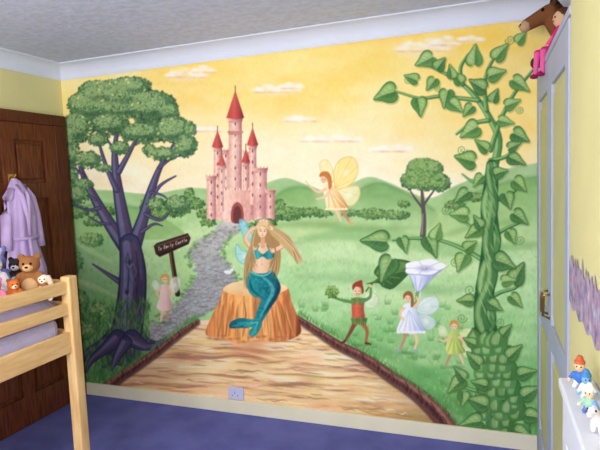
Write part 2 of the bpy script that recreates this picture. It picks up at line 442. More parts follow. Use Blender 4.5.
for P in ([(84,176),(76,168),(70,154)],[(96,200),(86,192),(78,180)],[(160,168),(170,160),(184,154)],[(117,150),(108,140),(104,120)],[(151,192),(164,196),(174,206)],[(110,224),(98,222),(86,214)]): limb(P,[1.4,.9,.4])
limb([(118,335),(102,346),(88,352),(84,362)],[9,6,3,1]); limb([(134,335),(146,344),(158,344),(166,338)],[9,6,3,1])
limb([(122,335),(112,356),(104,366)],[9,5,2]); limb([(130,340),(130,354),(138,362)],[8,5,1.5])
limb([(125,350),(128,325),(132,298),(133,270),(130,244)],[15,14,13,12,9.5])
for k in range(70):
    x=rng.uniform(-11,11); y=rng.uniform(250,335)
    xc=np.interp(y,[244,300,350],[131,132,126])
    stroke([(xc+x,y),(xc+x*1.03+rng.normal(0,1.5),y+9),(xc+x*1.08,y+18)],[.3,.9,.3],jit([(42,40,66),(130,130,166),(92,74,102),(80,84,120)][k%4],6),.5)
glow(138,290,7,50,(40,36,60),.4); glow(123,290,5,46,(140,140,176),.3)
for (x,y) in ((127,292),(136,322),(130,262)):
    dab(x,y,3.2,4.6,.1,(36,32,56),.8,True); stroke([(x-3,y+2),(x,y+5),(x+3,y+2)],.6,(134,132,168),.6)
TG=((56,88,62),(90,130,86),(152,180,124))
CL=[(122,94,24,12),(98,92,16,9),(92,106,19,12),(152,106,20,12),(132,86,16,7),(78,128,13,12),(110,124,16,8),(142,132,17,7),(174,130,15,11),(186,146,9,9),
    (70,154,8,12),(88,160,11,7),(76,196,11,7),(163,154,13,5),(124,108,22,7),(168,112,9,7),(120,148,8,5),(69,138,6,10),(98,140,8,5),
    (178,204,10,7),(156,204,7,5),(84,184,8,4),(70,176,7,6),(190,130,5,6),(80,102,9,7),(150,150,6,4),(104,168,6,3)]
foliage(CL,2.1,1.55,*TG,1.12,.35)
for (x,y,rx,ry) in CL[:20]:
    glow(x-rx*.3,y-ry*.45,rx*.8,ry*.6,(180,200,146),.22); glow(x+rx*.1,y+ry*.6,rx*.9,ry*.5,(42,70,54),.4)
for _ in range(420):
    cx,cy,rx,ry=CL[rng.integers(len(CL))]
    t=rng.random()*6.28; k=rng.uniform(1,1.25); dab(cx+rx*k*math.cos(t),cy+ry*k*math.sin(t),1.2,.7,rng.random()*3,jit([(80,118,78),(146,174,116)][rng.integers(2)],10),.8)
for _ in range(34):   # bits of sky through the crown
    cx,cy,rx,ry=CL[rng.integers(15)]; t=rng.random()*6.28
    dab(cx+rx*1.0*math.cos(t),cy+ry*1.0*math.sin(t),1.6,1.0,rng.random()*3,(250,228,156),.7)
for _ in range(1500):
    x=rng.uniform(62,150); y=rng.uniform(300,392)
    dab(x,y,.8,3+rng.random()*2,rng.normal(0,.35),jit((52,98,58) if rng.random()<.6 else (112,156,86),8),.4)
foliage([(72,262,10,12),(76,300,12,10),(92,240,10,6),(84,330,12,8),(100,312,8,6)],.9,1.9,(74,118,72),(110,154,92),(164,194,128))
for P in ([(66,236),(90,250),(112,262)],[(66,276),(90,285),(116,296)],[(150,250),(172,262),(190,276)]): stroke(P,[1,3,1],(190,214,152),.6,soft=1)
limb([(118,338),(104,350),(92,360),(86,372)],[8,5,3,1])
limb([(132,338),(146,346),(160,344)],[8,4.5,1])
limb([(126,342),(118,356),(112,370)],[6,4,1])
# --- sign
stroke([(171,250),(174,270),(178,294)],[2.2,2.3,2.6],(52,34,30)); stroke([(170.5,252),(173,272),(177,292)],.7,(120,84,64))
fill([(154,246),(157,243),(188,233),(191,238),(189,244),(160,257),(156,254)],(58,36,34),1,False)
stroke([(157,246),(188,236)],.5,(116,80,66)); stroke([(159,255),(188,243.5)],.5,(30,18,18))
GL={'T':[[(0,0),(1,0)],[(.5,0),(.5,1)]],'o':[[(.2,.5),(.8,.5),(.8,1),(.2,1),(.2,.5)]],'E':[[(1,0),(0,0),(0,1),(1,1)],[(0,.5),(.8,.5)]],
'm':[[(0,1),(0,.5),(.5,.5),(.5,1)],[(.5,.5),(1,.5),(1,1)]],'i':[[(.5,.5),(.5,1)]],'l':[[(.5,0),(.5,1)]],'y':[[(0,.5),(.5,.95)],[(1,.5),(.2,1.4)]],
'C':[[(1,0),(0,.1),(0,.9),(1,1)]],'a':[[(1,.5),(.2,.55),(.2,1),(1,1),(1,.5)]],'s':[[(1,.5),(.2,.6),(.9,.8),(.1,1)]],'t':[[(.5,.2),(.5,1)],[(.2,.5),(.9,.5)]],'e':[[(.2,.75),(.9,.7),(.6,.5),(.1,.7),(.3,1),(.9,.95)]],' ':[],}
px_,py_=158.5,247.5
for ch in "To Emily Castle":
    for L in GL[ch]:
        stroke([(px_+u*1.3,py_+v*3.2-u*.5) for u,v in L],.28,(232,222,206),.95,False)
    px_+=1.95; py_-=.66
# --- water
def water(X,Y,sl):
    o=vg([(318,(232,200,158)),(340,(248,220,164)),(365,(255,230,174)),(395,(252,218,160)),(440,(216,180,122))])(X,Y,sl)
    n=N_str[sl]
    k=np.clip((n-.5)*4.5,0,1)[...,None]; o=o*(1-k*.6)+A((202,140,108))*k*.6
    k=np.clip((n-.62)*7,0,1)[...,None]; o=o*(1-k*.45)+A((138,92,84))*k*.45
    k=np.clip((.43-n)*7,0,1)[...,None]; o=o*(1-k*.7)+A((255,246,216))*k*.7
    n2=N_soft[sl]
    k=np.clip((n2-.48)*4,0,1)[...,None]; o=o*(1-k*.35)+A((244,176,140))*k*.35
    k=(np.clip((N_big[sl]-.46)*4,0,1)*np.clip((Y-350)/40,0,1))[...,None]; o=o*(1-k*.5)+A((168,146,86))*k*.5
    k=(np.clip(1-np.abs(X-252)/44,0,1)*np.clip(1-(Y-335)/48,0,1))[...,None]; o=o*(1-k*.65)+A((200,126,84))*k*.65
    k=(np.clip((X-(325+(Y-350)*1.0))/60,0,1)*np.clip((Y-340)/20,0,1))[...,None]; o=o*(1-k*.5)+A((140,98,74))*k*.5
    k=(np.clip(((390-(Y-330)*1.0-130)-X)/50,0,1)*np.clip((Y-335)/20,0,1))[...,None]; o=o*(1-k*.3)+A((160,112,84))*k*.3
    return o
fill([(196,322),(225,318),(270,318),(302,320),(330,338),(352,354),(382,372),(412,394),(446,428),(440,450),(300,440),(100,400),(104,386),(128,372),(150,356),(174,338)],water,1)
for _ in range(260):
    y=rng.uniform(334,428); t=rng.random()
    x0_=np.interp(y,[332,385,430],[190,122,250]); x1_=np.interp(y,[332,385,430],[310,388,426]); x=x0_+(x1_-x0_)*t
    L=rng.uniform(8,30); sl_=.05+.0004*(x-270); c=[(166,104,96),(206,156,120),(255,244,208),(240,170,138),(150,124,84),(250,208,116),(255,252,232)][rng.integers(7)]
    stroke([(x-L/2,y-L*sl_),(x-L/5,y+rng.normal(0,.5)),(x+L/5,y+rng.normal(0,.5)),(x+L/2,y+L*sl_)],[.15,.7,.6,.15],c,.5)
def bank(P,w):
    stroke([(x,y+2) for x,y in P],[q*1.1 for q in w],(76,46,48),.8,soft=.7); stroke(P,w,(112,70,62))
    Q=spl([(x,y,ww) for (x,y),ww in zip(P,w)],False,12)
    for q in Q:
        dab(q[0]+rng.normal(0,.6),q[1]-q[2]*.35,q[2]*.6,q[2]*.38,.5,jit((170,120,104),10),.7,True)
        dab(q[0]+rng.normal(0,.8),q[1]+q[2]*.5,q[2]*.4,q[2]*.6,.2,jit((62,36,42),6),.75,True)
    for q in Q[::7]: stroke([(q[0]-q[2]*.5,q[1]-q[2]*.8),(q[0],q[1]),(q[0]-q[2]*.2,q[1]+q[2]*.9)],.45,(58,34,40),.8)
bank([(104,390),(120,376),(140,363),(160,349),(178,335),(198,321)],[6,5,4.2,3.5,3,2.2])
bank([(298,318),(318,331),(340,345),(366,358),(392,376),(416,392),(438,412),(456,436)],[2.6,3.4,4,4.6,5.6,6.6,8,9])
# grass tufts overhanging the banks
for P in ([(300,314),(330,332),(366,352),(404,378),(440,404),(462,430)],[(108,380),(140,358),(178,330),(196,318)]):
    Q=spl(P,False,14)
    for q in Q:
        for k in range(3): stroke([(q[0]+rng.normal(0,1.2),q[1]+1),(q[0]+rng.normal(0,2.5),q[1]-3-rng.random()*3)],[.5,.15],jit((90,146,80),10),.7,False)
# --- stump rock
fill([(206,334),(212,316),(220,300),(224,288),(232,283),(252,280),(276,282),(288,288),(292,302),(299,320),(300,334),(280,342),(255,340),(240,344),(222,338)],
     lambda X,Y,sl:(hg([(206,(180,106,60)),(225,(234,158,92)),(255,(248,180,110)),(280,(216,138,80)),(300,(156,88,52))])(X,Y,sl)+((N_vert[sl]-.5)*100)[...,None]*A((1,.85,.6))),1)
fill([(223,290),(232,283),(252,280),(276,282),(288,288),(276,294),(256,296),(236,295)],vg([(280,(255,230,184)),(296,(244,196,136))],N_mid,20),1)
for k in range(44):
    x=rng.uniform(222,288); xb=250+(x-250)*1.25; y=rng.uniform(294,306)
    stroke([(x,y),((x+xb)/2+rng.normal(0,1),y+14),(xb,336)],[.3,.9,.4],jit([(140,78,46),(255,214,146),(184,106,62)][k%3],8),.5)
for k in range(14): dab(210+k*6.8,338+rng.normal(0,1.5),5,2.2,0,jit((158,106,80),8),.6,True)
glow(262,300,12,20,(120,66,44),.45)
def wing(P,c,edge,a=.8):
    fill(P,c,a*.9,True,1); Q=list(P)+[P[0]]; stroke(Q,.4,edge,.5)
    b=P[0]
    for q in P[2:-1]: stroke([b,q],.22,edge,.45)
    m=np.mean(np.array(P),axis=0); glow(m[0],m[1],5,5,(255,255,255),.45)
SK=(246,204,168); SKD=(200,146,116)
# --- mermaid
wing([(254,252),(246,242),(240,226),(240,219),(246,222),(252,234),(257,246)],(150,220,232),(64,160,190),.85)
wing([(253,254),(242,250),(237,244),(236,254),(240,262),(248,264),(254,260)],(176,230,236),(64,160,190),.8)
H1,H2,H3=(178,142,94),(228,200,148),(128,94,60)
fill([(258,222),(264,219),(271,222),(276,230),(280,244),(281,258),(279,272),(274,278),(270,264),(262,258),(255,264),(251,278),(247,289),(245,276),(248,256),(252,238)],H1,1)
stroke([(254,250),(246,240),(250,231),(258,227)],[2.5,2.1,1.8,1.4],SKD); stroke([(254,249.6),(246.2,239.6),(250.2,230.8),(258,227)],[2.0,1.7,1.4,1.1],SK)
fill([(259.5,243),(266,243),(268,247),(274,249),(275,254),(271,261),(269,267),(272,274),(264,280),(251,277),(253,269),(256,262),(253,254),(253,249),(257.5,247)],hg([(250,(220,172,138)),(260,(252,216,182)),(268,(236,192,158)),(276,SKD)]),1)
dab(262,264,.5,.8,0,(190,126,98),.8); stroke([(262,258.5),(262,262)],.3,(206,156,124),.6)
glow(271,266,3,8,(184,128,102),.5)
fill([(253,251),(258,250),(263,254),(269,250),(274,252),(274,257),(268,259.5),(263,256.5),(257,259.5),(253,256.5)],hg([(252,(28,124,130)),(258,(80,180,176)),(264,(26,116,124)),(270,(70,166,166)),(275,(18,92,102))]),1)
stroke([(257,250),(259.5,245)],.4,(30,120,126)); stroke([(269.5,250),(267,245)],.4,(30,120,126))
TL=lambda X,Y,sl: hg([(232,(14,90,106)),(252,(40,148,150)),(266,(24,118,130)),(284,(8,62,84))])(X,Y,sl)+((N_fine[sl]-.5)*24)[...,None]
fill([(250,270),(256,273),(266,273),(272,270),(277,277),(281,287),(278,297),(271,308),(264,319),(259,327),(255,326),(255,318),(258,308),(261,299),(253,296),(248,289),(247,280)],TL,1)
fill([(258,320),(250,319),(240,318),(231,322),(230,328),(238,328),(246,328),(252,327),(249,332),(252,337),(258,333),(262,324)],TL,1)
for q in ((232,326),(238,323),(245,326),(252,335),(255,333)): stroke([(258,322),q],.35,(130,214,208),.6)
stroke([(261,276),(269,282),(273,291),(267,304),(260,318)],[.5,1.6,1.8,1.3,.5],(130,220,210),.55,soft=.4)
stroke([(250,278),(252,289),(260,296)],[.4,1.4,.6],(10,64,82),.6,soft=.4); stroke([(279,284),(276,296),(264,314)],[.5,1.6,.6],(6,50,72),.6,soft=.4)
for k in range(60):
    t=k/60; P=spl([(256,278),(267,284),(271,293),(264,306),(259,320)],False,12); q=P[int(t*(len(P)-1))]
    dab(q[0]+rng.normal(0,4-2.5*t),q[1]+rng.normal(0,1.5),.9,.4,.6,[(10,78,94),(110,204,200)][k%2],.4)
stroke([(250,271),(258,275),(266,275),(272,271)],.8,(130,210,200),.8)
stroke([(273,251),(283,246),(288,239),(281,232),(272,229)],[2.5,2.1,1.8,1.5,1.1],SKD); stroke([(273,250.6),(283,245.6),(287.4,238.8),(281,231.6),(272,228.8)],[2.0,1.7,1.4,1.1,.9],SK)
stroke([(263,238),(263,246)],[2.1,2.3],(224,176,144)); dab(263,232,4.6,5.9,.12,SKD); dab(262.6,231.8,4.2,5.6,.12,(252,216,186))
dab(260.9,231,.8,.42,0,(60,70,80)); dab(264.9,231.2,.8,.42,0,(60,70,80)); stroke([(259.8,229.4),(261.6,229.2)],.22,(130,90,60)); stroke([(264,229.3),(265.9,229.6)],.22,(130,90,60))
stroke([(262.8,231.5),(262.5,233.8)],.22,(210,150,122)); dab(262.8,235.2,1.1,.42,0,(206,92,92))
dab(259.8,233.6,1.2,1,0,(246,170,150),.6,True); dab(265.8,233.6,1.2,1,0,(246,170,150),.6,True)
fill([(257.5,231),(257,224.5),(263,220.5),(269,223),(270.5,231),(267.6,229),(264,225.5),(260.4,228),(258.4,234)],H2,1)
fill([(268,224),(276,228),(286,236),(295,247),(301,258),(298,264),(292,256),(284,247),(276,239),(270,233)],(206,174,122),.95)
for k in range(34):
    o=k*.36-6
    stroke([(268,226+o*.25),(280,233+o*.45),(292,244+o*.6),(301+rng.normal(0,2.4),262+o*.3)],[.3,.5,.45,.12],jit([H1,H2,(246,226,182),H3][k%4],6),.7)
for k in range(26):
    x=248+k*.45
    stroke([(257,226),(253,240+k*.2),(x-3,262),(x-4+rng.normal(0,1.5),290-k)],[.4,.5,.45,.12],jit([H1,H2,H3][k%3],6),.7)
for k in range(10): stroke([(271,236),(276,252),(279-k,266),(276-k,280-k)],[.3,.5,.4,.15],jit([H1,H2,H3][k%3],6),.65)
for k in range(7): dab(259+k*1.6,221.4-1.6*math.sin(k/6*3.14),1,.9,0,[(240,170,180),(255,240,220)][k%2],.95)
dab(257.5,227,1.6,1.1,.4,SK); dab(272,229,1.7,1.1,-.3,SK)
for k in range(4): stroke([(271.5+k*.5,228.5),(269.5+k*.8,226.4)],.3,SK)

# --- flying fairy by castle
glow(336,186,34,36,(255,250,220),.55)
wing([(335,188),(334,172),(340,160),(352,157),(358,166),(356,178),(346,188)],(255,232,150),(222,168,80),.92)
wing([(337,190),(346,187),(358,186),(360,196),(352,206),(342,202)],(255,244,194),(226,178,96),.88)
wing([(330,184),(322,174),(320,163),(327,160),(333,170),(334,180)],(255,238,178),(226,178,96),.85)
stroke([(338,204),(344,213),(350,223)],[2.0,1.5,1.0],SKD); stroke([(334,205),(338,214),(341,221)],[1.8,1.4,.9],SK); stroke([(349,222),(353,224)],.9,(232,170,120))
fill([(323,186),(330,184),(337,190),(343,198),(348,208),(338,210),(328,209),(325,198)],hg([(322,(255,244,216)),(336,(250,214,150)),(348,(206,146,90))]),1)
for k in range(6): stroke([(329,190),(329+k*3.6,208)],.35,[(206,150,92),(255,250,230)][k%2],.6)
for k in range(7): dab(327+k*3.2,209,1.7,1.3,0,(255,236,190))
stroke([(326,189),(318,192),(311,187)],[1.5,1.2,.9],SK); stroke([(331,189),(326,196),(317,199)],[1.5,1.2,.9],SK)
dab(324,179,3.4,4.0,0,SK); fill([(319.6,177),(321,172.6),(327,171.4),(331,176),(332,186),(329,189),(327.6,180),(324,176)],(206,126,62),1)
for k in range(6): stroke([(323+k*.8,172),(328+k*.5,178),(329+k*.6,188-k)],[.2,.35,.15],[(240,170,96),(160,90,44)][k%2],.8)
dab(322.8,179.5,.4,.35,0,(70,50,40)); dab(325.3,179.6,.35,.35,0,(70,50,40)); dab(323.7,181.8,.6,.3,0,(200,96,90))
dab(310,186.5,1.1,.9,0,SK); stroke([(310,186),(305,180)],.3,(220,180,90)); dab(305,179,3.5,3.5,0,(255,252,220),.9,True)

# --- heart leaf
def leaf(cx,cy,L,ang,w=.95,dark=(56,104,52),mid=(96,148,74),light=(160,196,112),stem=None):
    a=math.radians(ang); ca,sa=math.cos(a),math.sin(a)
    bend=rng.uniform(-.18,.18)
    def T(u,v):
        v=v+bend*u*u; u-=.42; return (cx+L*(u*ca-v*w*sa),cy+L*(u*sa+v*w*ca))
    prof=[(0.06,0),(-.06,.16),(0,.36),(.18,.46),(.42,.40),(.68,.22),(1.0,0)]
    up=[T(u,v) for u,v in prof]; lo=[T(u,-v) for u,v in prof[1:-1]][::-1]
    fill([(x+1.2,y+1.6) for x,y in up+lo],(84,116,56),.35,True,1); fill(up+lo,dark,.9)
    u2=[T(.08+(u-.06)*.94,v*.92) for u,v in prof]; l2=[T(.08+(u-.06)*.94,-v*.92) for u,v in prof[1:-1]][::-1]
    fill(u2+l2,mid,1,True,1)
    side=1 if (ca<0) else -1
    h=[T(.12+(u-.06)*.84,side*v*.8) for u,v in prof]; fill(h,light,.75,True,1)
    h=[T(.2+(u-.06)*.5,side*(.08+v*.45)) for u,v in prof]; fill(h,(206,226,160),.45,True,2)
    h=[T(.1+(u-.06)*.8,-side*(v*.5)) for u,v in prof]; fill(h,dark,.4,True,2)
    stroke([T(.08,0),T(.5,side*.02),T(.95,0)],[.5,.35,.18],(196,220,150),.8)
    for uu in (.25,.45,.65):
        for sg in (1,-1): stroke([T(uu-.05,0),T(uu+.12,sg*.26*(1.2-uu))],.2,(76,120,66) if sg==side else (140,180,104),.5)
# soft ground shadows for the dancers
for (x,y) in ((358,345),(408,353),(456,367),(165,323)): glow(x,y,13,3,(76,122,70),.6)
# --- elf with leaf
fill([(366,284),(378,279),(374,272),(382,262),(398,259),(413,263),(410,272),(402,281),(392,289),(383,287),(378,283)],(58,100,54),1)
fill([(376,274),(384,264),(397,261),(409,264),(402,270),(388,274)],(108,148,80),.9,True,2)
for q in ((384,285),(392,284),(400,278),(408,270),(398,262),(388,263)): stroke([(380,276),q],.4,(150,180,108),.6)
stroke([(380,277),(372,284),(366,291)],.8,(92,124,62))
wing([(362,300),(368,292),(378,296),(376,306),(367,308)],(230,240,210),(160,190,150),.8)
stroke([(356,321),(351,331),(345,341)],[2.5,1.8,1.3],(126,78,56)); stroke([(360,321),(367,330),(366,342)],[2.5,1.8,1.3],(166,108,76))
stroke([(345,341),(341,343)],[1.3,.8],(96,52,36)); stroke([(366,343),(371,344)],[1.3,.8],(96,52,36))
fill([(352,300),(357,297),(363,300),(364,310),(365,321),(360,324),(353,323),(352,312)],hg([(350,(196,84,68)),(357,(218,114,84)),(367,(132,50,48))],N_fine,16),1)
for k in range(7): fill([(351+k*2.2,318),(354.4+k*2.2,318),(352.5+k*2.2,326)],jit((84,126,66),8),1,False)
for k in range(6): fill([(351+k*2.3,298),(354.4+k*2.3,298),(352.5+k*2.3,306)],jit((96,140,76),8),1,False)
stroke([(352,302),(342,300),(333,297)],[1.7,1.4,1.0],(100,146,80)); dab(331.5,296,1.4,1.2,0,SK)
stroke([(363,301),(370,297),(371,288)],[1.7,1.4,1.0],(100,146,80)); dab(370.5,286,1.4,1.3,0,SK)
foliage([(332,292,6,6)],1.6,1.1,(70,110,50),(110,150,70),(170,200,120))
dab(357.5,291,3.9,4.5,0,SKD); dab(357,290.8,3.5,4.1,0,(246,206,172))
fill([(353,290),(352.6,285),(357,281.5),(362,283),(364,291),(362,294),(361,288),(356,286.5)],(140,72,46),1); fill([(353.5,285.5),(357,281.6),(362,280),(362.6,283.4),(362,286.6)],(160,66,50),1)
dab(355.8,291,.45,.4,0,(60,50,46)); dab(359,291,.45,.4,0,(60,50,46)); stroke([(356.2,293.6),(358.6,293.6)],.28,(190,90,80))
# --- fairy with flower parasol
wing([(416,308),(424,298),(436,297),(439,306),(432,314),(420,314)],(236,244,252),(160,186,210),.85)
wing([(416,314),(428,315),(436,322),(430,330),(420,324)],(226,238,248),(160,186,210),.8)
stroke([(415,304),(417,299),(418,295)],[.8,.8,1],(110,150,90))
# long trumpet flower: throat then flared rim
fill([(416,297),(415,291),(414,284),(410,276),(406,270),(424,266),(443,268),(436,275),(429,281),(423,288),(420,296)],hg([(406,(196,206,240)),(418,(236,240,255)),(428,(176,186,228)),(443,(150,162,214))]),1)
for q in ((409,273),(415,276),(422,278),(430,277),(438,272)): stroke([(418,294),((418+q[0])/2-.5,(294+q[1])/2+1),q],[.3,.35,.25],(134,144,204),.7)
stroke([(416.6,298),(417.5,293)],[1.6,1.9],(126,166,104))
rim=[]
for k in range(20):
    t=k/20*6.283; r=1+.09*math.cos(5*t); rim.append((424.5+20*r*math.cos(t),267+7.6*r*math.sin(t)-.06*20*math.cos(t)))
fill([(x,y+1) for x,y in rim],(160,170,216),.8); fill(rim,(252,252,255),1)
glow(425,268.4,13,5,(176,182,228),1); dab(424.5,269,4,1.8,0,(120,126,186),.8,True); dab(424.5,268,1.2,1.6,0,(240,224,130),.9)
for k in range(5):
    t=(k+.5)/5*6.283; stroke([(424.5+4*math.cos(t),268+1.6*math.sin(t)),(424.5+19*math.cos(t),267+7*math.sin(t)-1.1*math.cos(t))],.35,(190,196,234),.8)
stroke([(407,330),(404,340),(400,350)],[1.8,1.4,1.0],SKD); stroke([(413,330),(417,340),(414,350)],[1.8,1.4,1.0],SK)
stroke([(400,350),(396,351.5)],.9,(150,170,200)); stroke([(414,350),(418,352)],.9,(150,170,200))
fill([(403,306),(409,303),(415,307),(419,318),(425,330),(416,334),(406,333),(397,331),(401,318)],hg([(396,(255,255,255)),(410,(238,244,255)),(425,(170,186,222))]),1)
for k in range(9): stroke([(409,310),(398+k*3.1,332)],.35,[(160,176,216),(255,255,255)][k%2],.6)
for k in range(8): dab(398.5+k*3.6,332,2,1.4,0,(246,248,255))
stroke([(404,308),(400,314),(404,320)],[1.3,1.1,.9],SK); stroke([(414,307),(418,302),(416.6,297)],[1.3,1.1,.9],SK)
dab(408,298,3.3,4.0,0,(246,206,172)); fill([(403.6,299),(403.4,294),(408,291),(412.6,293.6),(414,304),(411,307),(410.8,297.6),(407,295)],(150,100,58),1)
dab(406.6,298.4,.42,.36,0,(50,50,60)); dab(409.4,298.4,.42,.36,0,(50,50,60)); dab(408,300.8,.7,.3,0,(206,100,100))
# --- small fairy in yellow-green
wing([(458,336),(466,328),(478,332),(480,342),(470,346)],(240,244,186),(186,196,120),.85); wing([(458,340),(470,347),(474,356),(464,356)],(230,240,176),(186,196,120),.8)
wing([(449,335),(444,326),(438,326),(440,336)],(240,244,196),(186,196,120),.7)
stroke([(453,350),(449,358),(446,365)],[1.6,1.2,.9],SKD); stroke([(457,350),(461,357),(463,363)],[1.6,1.2,.9],SK)
fill([(449,334),(455,331),(460,335),(463,346),(465,352),(455,354),(446,352)],hg([(446,(222,232,140)),(456,(190,210,112)),(465,(124,156,78))]),1)
for k in range(6): stroke([(454,336),(447+k*3.4,353)],.35,[(140,166,80),(240,246,180)][k%2],.6)
stroke([(450,337),(444,341),(439,339)],[1.3,1.0,.8],SK); stroke([(459,337),(464,341),(463,346)],[1.3,1.0,.8],SK)
dab(454,326,3.1,3.7,0,(246,206,172)); fill([(450,327),(450.4,321.6),(455,320),(459,323.4),(459.6,332),(457.2,325),(453,323.4)],(206,160,88),1)
dab(452.8,326.6,.4,.34,0,(50,50,60)); dab(455.6,326.6,.4,.34,0,(50,50,60)); dab(454.2,328.8,.6,.28,0,(206,100,100))
# --- left fairy
wing([(168,288),(172,278),(180,278),(180,288),(173,294)],(240,242,224),(176,182,160),.8); wing([(161,288),(157,280),(152,282),(155,291)],(240,242,224),(176,182,160),.75)
stroke([(163,308),(162,315),(161,321)],[1.5,1.2,.9],SK); stroke([(167,308),(168,315),(168,321)],[1.5,1.2,.9],SKD)
fill([(161,286),(165,284),(169,286),(170,297),(173,308),(165,311),(157,308),(160,297)],hg([(157,(255,234,224)),(166,(240,206,202)),(173,(190,146,144))]),1)
stroke([(161,288),(157,293),(160,298)],[1.2,1,.8],SK); stroke([(169,288),(173,293),(171,298)],[1.2,1,.8],SK)
dab(165,279,3,3.5,0,(246,206,172)); fill([(161,281),(161.4,275.6),(165,273.6),(169,275.6),(170,284),(168,285),(167,278),(163,277.6)],(214,172,100),1)
dab(164,279.6,.4,.34,0,(50,50,60)); dab(166.3,279.6,.4,.34,0,(50,50,60))
dab(228,272,4,2,.1,(240,240,246)); dab(232,270,1.8,1.5,0,(244,244,248)); stroke([(233,269),(234.5,266)],.5,(236,236,240))

# --- beanstalk
SD,SM,SL=(44,92,54),(88,142,82),(170,204,140)
def vine(P,w):
    stroke([(x+.8,y+.5) for x,y in P],[q*1.06 for q in w],SD,.9); stroke(P,[q*.9 for q in w],SM)
    stroke([(x-q*.32,y) for (x,y),q in zip(P,w)],[q*.36 for q in w],SL,.8)
tops=[[(492,172),(498,140),(488,116),(476,98),(462,84),(446,74),(430,66),(420,58)],
      [(490,150),(500,120),(512,96),(524,80),(536,66)],[(486,110),(484,84),(490,64),(500,50)],
      [(478,100),(460,98),(440,96),(420,98),(398,92),(386,90)],[(462,84),(460,68),(468,54)],
      [(488,120),(470,124),(456,134)],[(491,180),(474,182),(462,174)],[(492,200),(508,196),(520,184)],[(490,160),(506,156),(514,146)]]
for P in tops: vine(P,list(np.linspace(2.2 if P is not tops[0] else 4.0,.8,len(P))))
vine([(486,262),(466,250),(440,240),(416,238),(392,240)],[2.4,2,1.6,1.2,.8]); vine([(486,300),(500,292),(514,288),(522,280)],[2,1.6,1.2,.8])
vine([(488,232),(470,226),(458,214)],[2,1.5,.9]); vine([(492,236),(506,228),(520,222)],[2,1.5,.9])
vine([(484,392),(468,388),(456,382)],[2.2,1.6,.9])
cl=spl([(506,436,21),(502,410,20),(498,384,17),(492,358,14),(486,330,11.5),(484,300,10),(488,270,9.4),(491,240,9),(489,210,8.4),(491,185,7.4),(492,165,5.8)],False,10)
stroke([(p[0],p[1]) for p in cl],[p[2] for p in cl],SD,1,False)
for ph,c,lc in ((0,SM,SL),(math.pi,(74,126,74),(150,188,122))):
    P=[(p[0]+math.sin(p[1]*.085+ph)*p[2]*.42,p[1]) for p in cl]; w=[p[2]*.55 for p in cl]
    stroke([(x+1,y) for x,y in P],[q*1.12 for q in w],SD,.85,False); stroke(P,w,c,1,False)
    stroke([(x-q*.35,y) for (x,y),q in zip(P,w)],[q*.4 for q in w],lc,.85,False,soft=.7)
for k in range(120):
    q=cl[rng.integers(len(cl))]; x=q[0]+rng.uniform(-.7,.7)*q[2]
    stroke([(x,q[1]-4),(x+1.5,q[1]),(x+3,q[1]+4)],[.2,.6,.2],jit([SD,SL,(206,226,166)][k%3],6),.5)
for row in range(13):
    y=438-row*8
    q=min(cl,key=lambda p:abs(p[1]-y)); hw=q[2]*1.12
    n=3 if row%2 else 4
    for i in range(n):
        x=q[0]-hw+2*hw*(i+.5)/n+rng.normal(0,1.2); yy=y+rng.normal(0,1.5); k=rng.uniform(.85,1.2); lean=(x-q[0])*.18
        P=[(x-7*k,yy+5),(x-7.4*k+lean*.4,yy-3),(x-3*k+lean,yy-8*k),(x+lean*1.5,yy-11*k),(x+4*k+lean,yy-8*k),(x+7.4*k+lean*.4,yy-3),(x+7*k,yy+5),(x,yy+7)]
        fill([(a+.6,b-1) for a,b in P],(36,76,44),.85,True,1)
        fill(P,jit((86,136,78),8),.95)
        fill([(x-5*k,yy+3),(x-5.4*k+lean*.4,yy-3),(x-2*k+lean,yy-7*k),(x+.5+lean*1.3,yy-8*k),(x+1,yy-2),(x-1,yy+4)],jit((166,200,134),8),.7,True,2)
        stroke([(x,yy+4),(x+lean*.7,yy-3),(x+lean*1.4,yy-9*k)],[.3,.45,.2],(200,222,162),.6)
for (x,y,L,a) in ((478,402,24,200),(472,422,24,170),(530,392,22,-30),(534,416,22,10),(474,360,20,215),(514,352,20,-40),(526,372,20,-20),(470,342,15,200),(506,330,15,-50),(480,384,18,190),(522,432,20,20),(484,436,20,160)):
    leaf(x,y,L,a,.85,(46,90,50),(86,136,76),(152,192,120))
def curl(x,y,r,d=1,turn=2.0):
    P=[(x+d*(r*(1-t)*math.cos(t*turn*math.pi*2)),y+r*(1-t)*math.sin(t*turn*math.pi*2)) for t in np.linspace(0,.9,26)]
    stroke(P,[.45]*len(P),(104,148,84),.85)
for t in ((446,210,5),(520,240,5,-1),(462,150,5),(520,110,4,-1),(408,80,4),(500,322,5,-1),(470,290,6),(438,88,4),(510,40,5,-1),(462,318,5),(455,262,5)): curl(*t)
LV=[(426,61,19,150),(386,93,22,170),(412,78,14,200),(446,98,18,100),(420,106,18,80),(455,106,17,60),(474,56,20,-80),(478,86,18,210),(458,78,14,230),(500,52,20,-60),
    (521,38,14,-50),(496,74,18,-20),(520,84,20,30),(470,130,20,160),(520,136,18,20),(468,110,14,120),(512,104,16,-20),(466,160,20,170),(516,160,18,20),(514,146,14,-30),(478,180,14,130),
    (494,96,14,-70),(505,122,16,20),(482,146,16,200),(432,84,14,120),(462,196,18,150),(520,184,16,10),(508,200,16,60),(460,214,18,190),(520,217,18,30),(474,232,18,150),(512,236,14,60),
    (376,240,26,175),(386,268,26,120),(404,244,16,70),(432,245,22,60),(436,232,16,-70),(462,262,18,110),(470,246,14,-40),(518,274,22,-60),(504,262,22,10),(494,306,16,40),(516,300,16,40),(466,300,16,170),
    (456,384,20,130),(460,374,16,230),(464,398,14,100),(508,280,14,-20),(452,72,14,-100),(440,64,14,-60),(478,222,14,-120),(500,172,14,-30)]
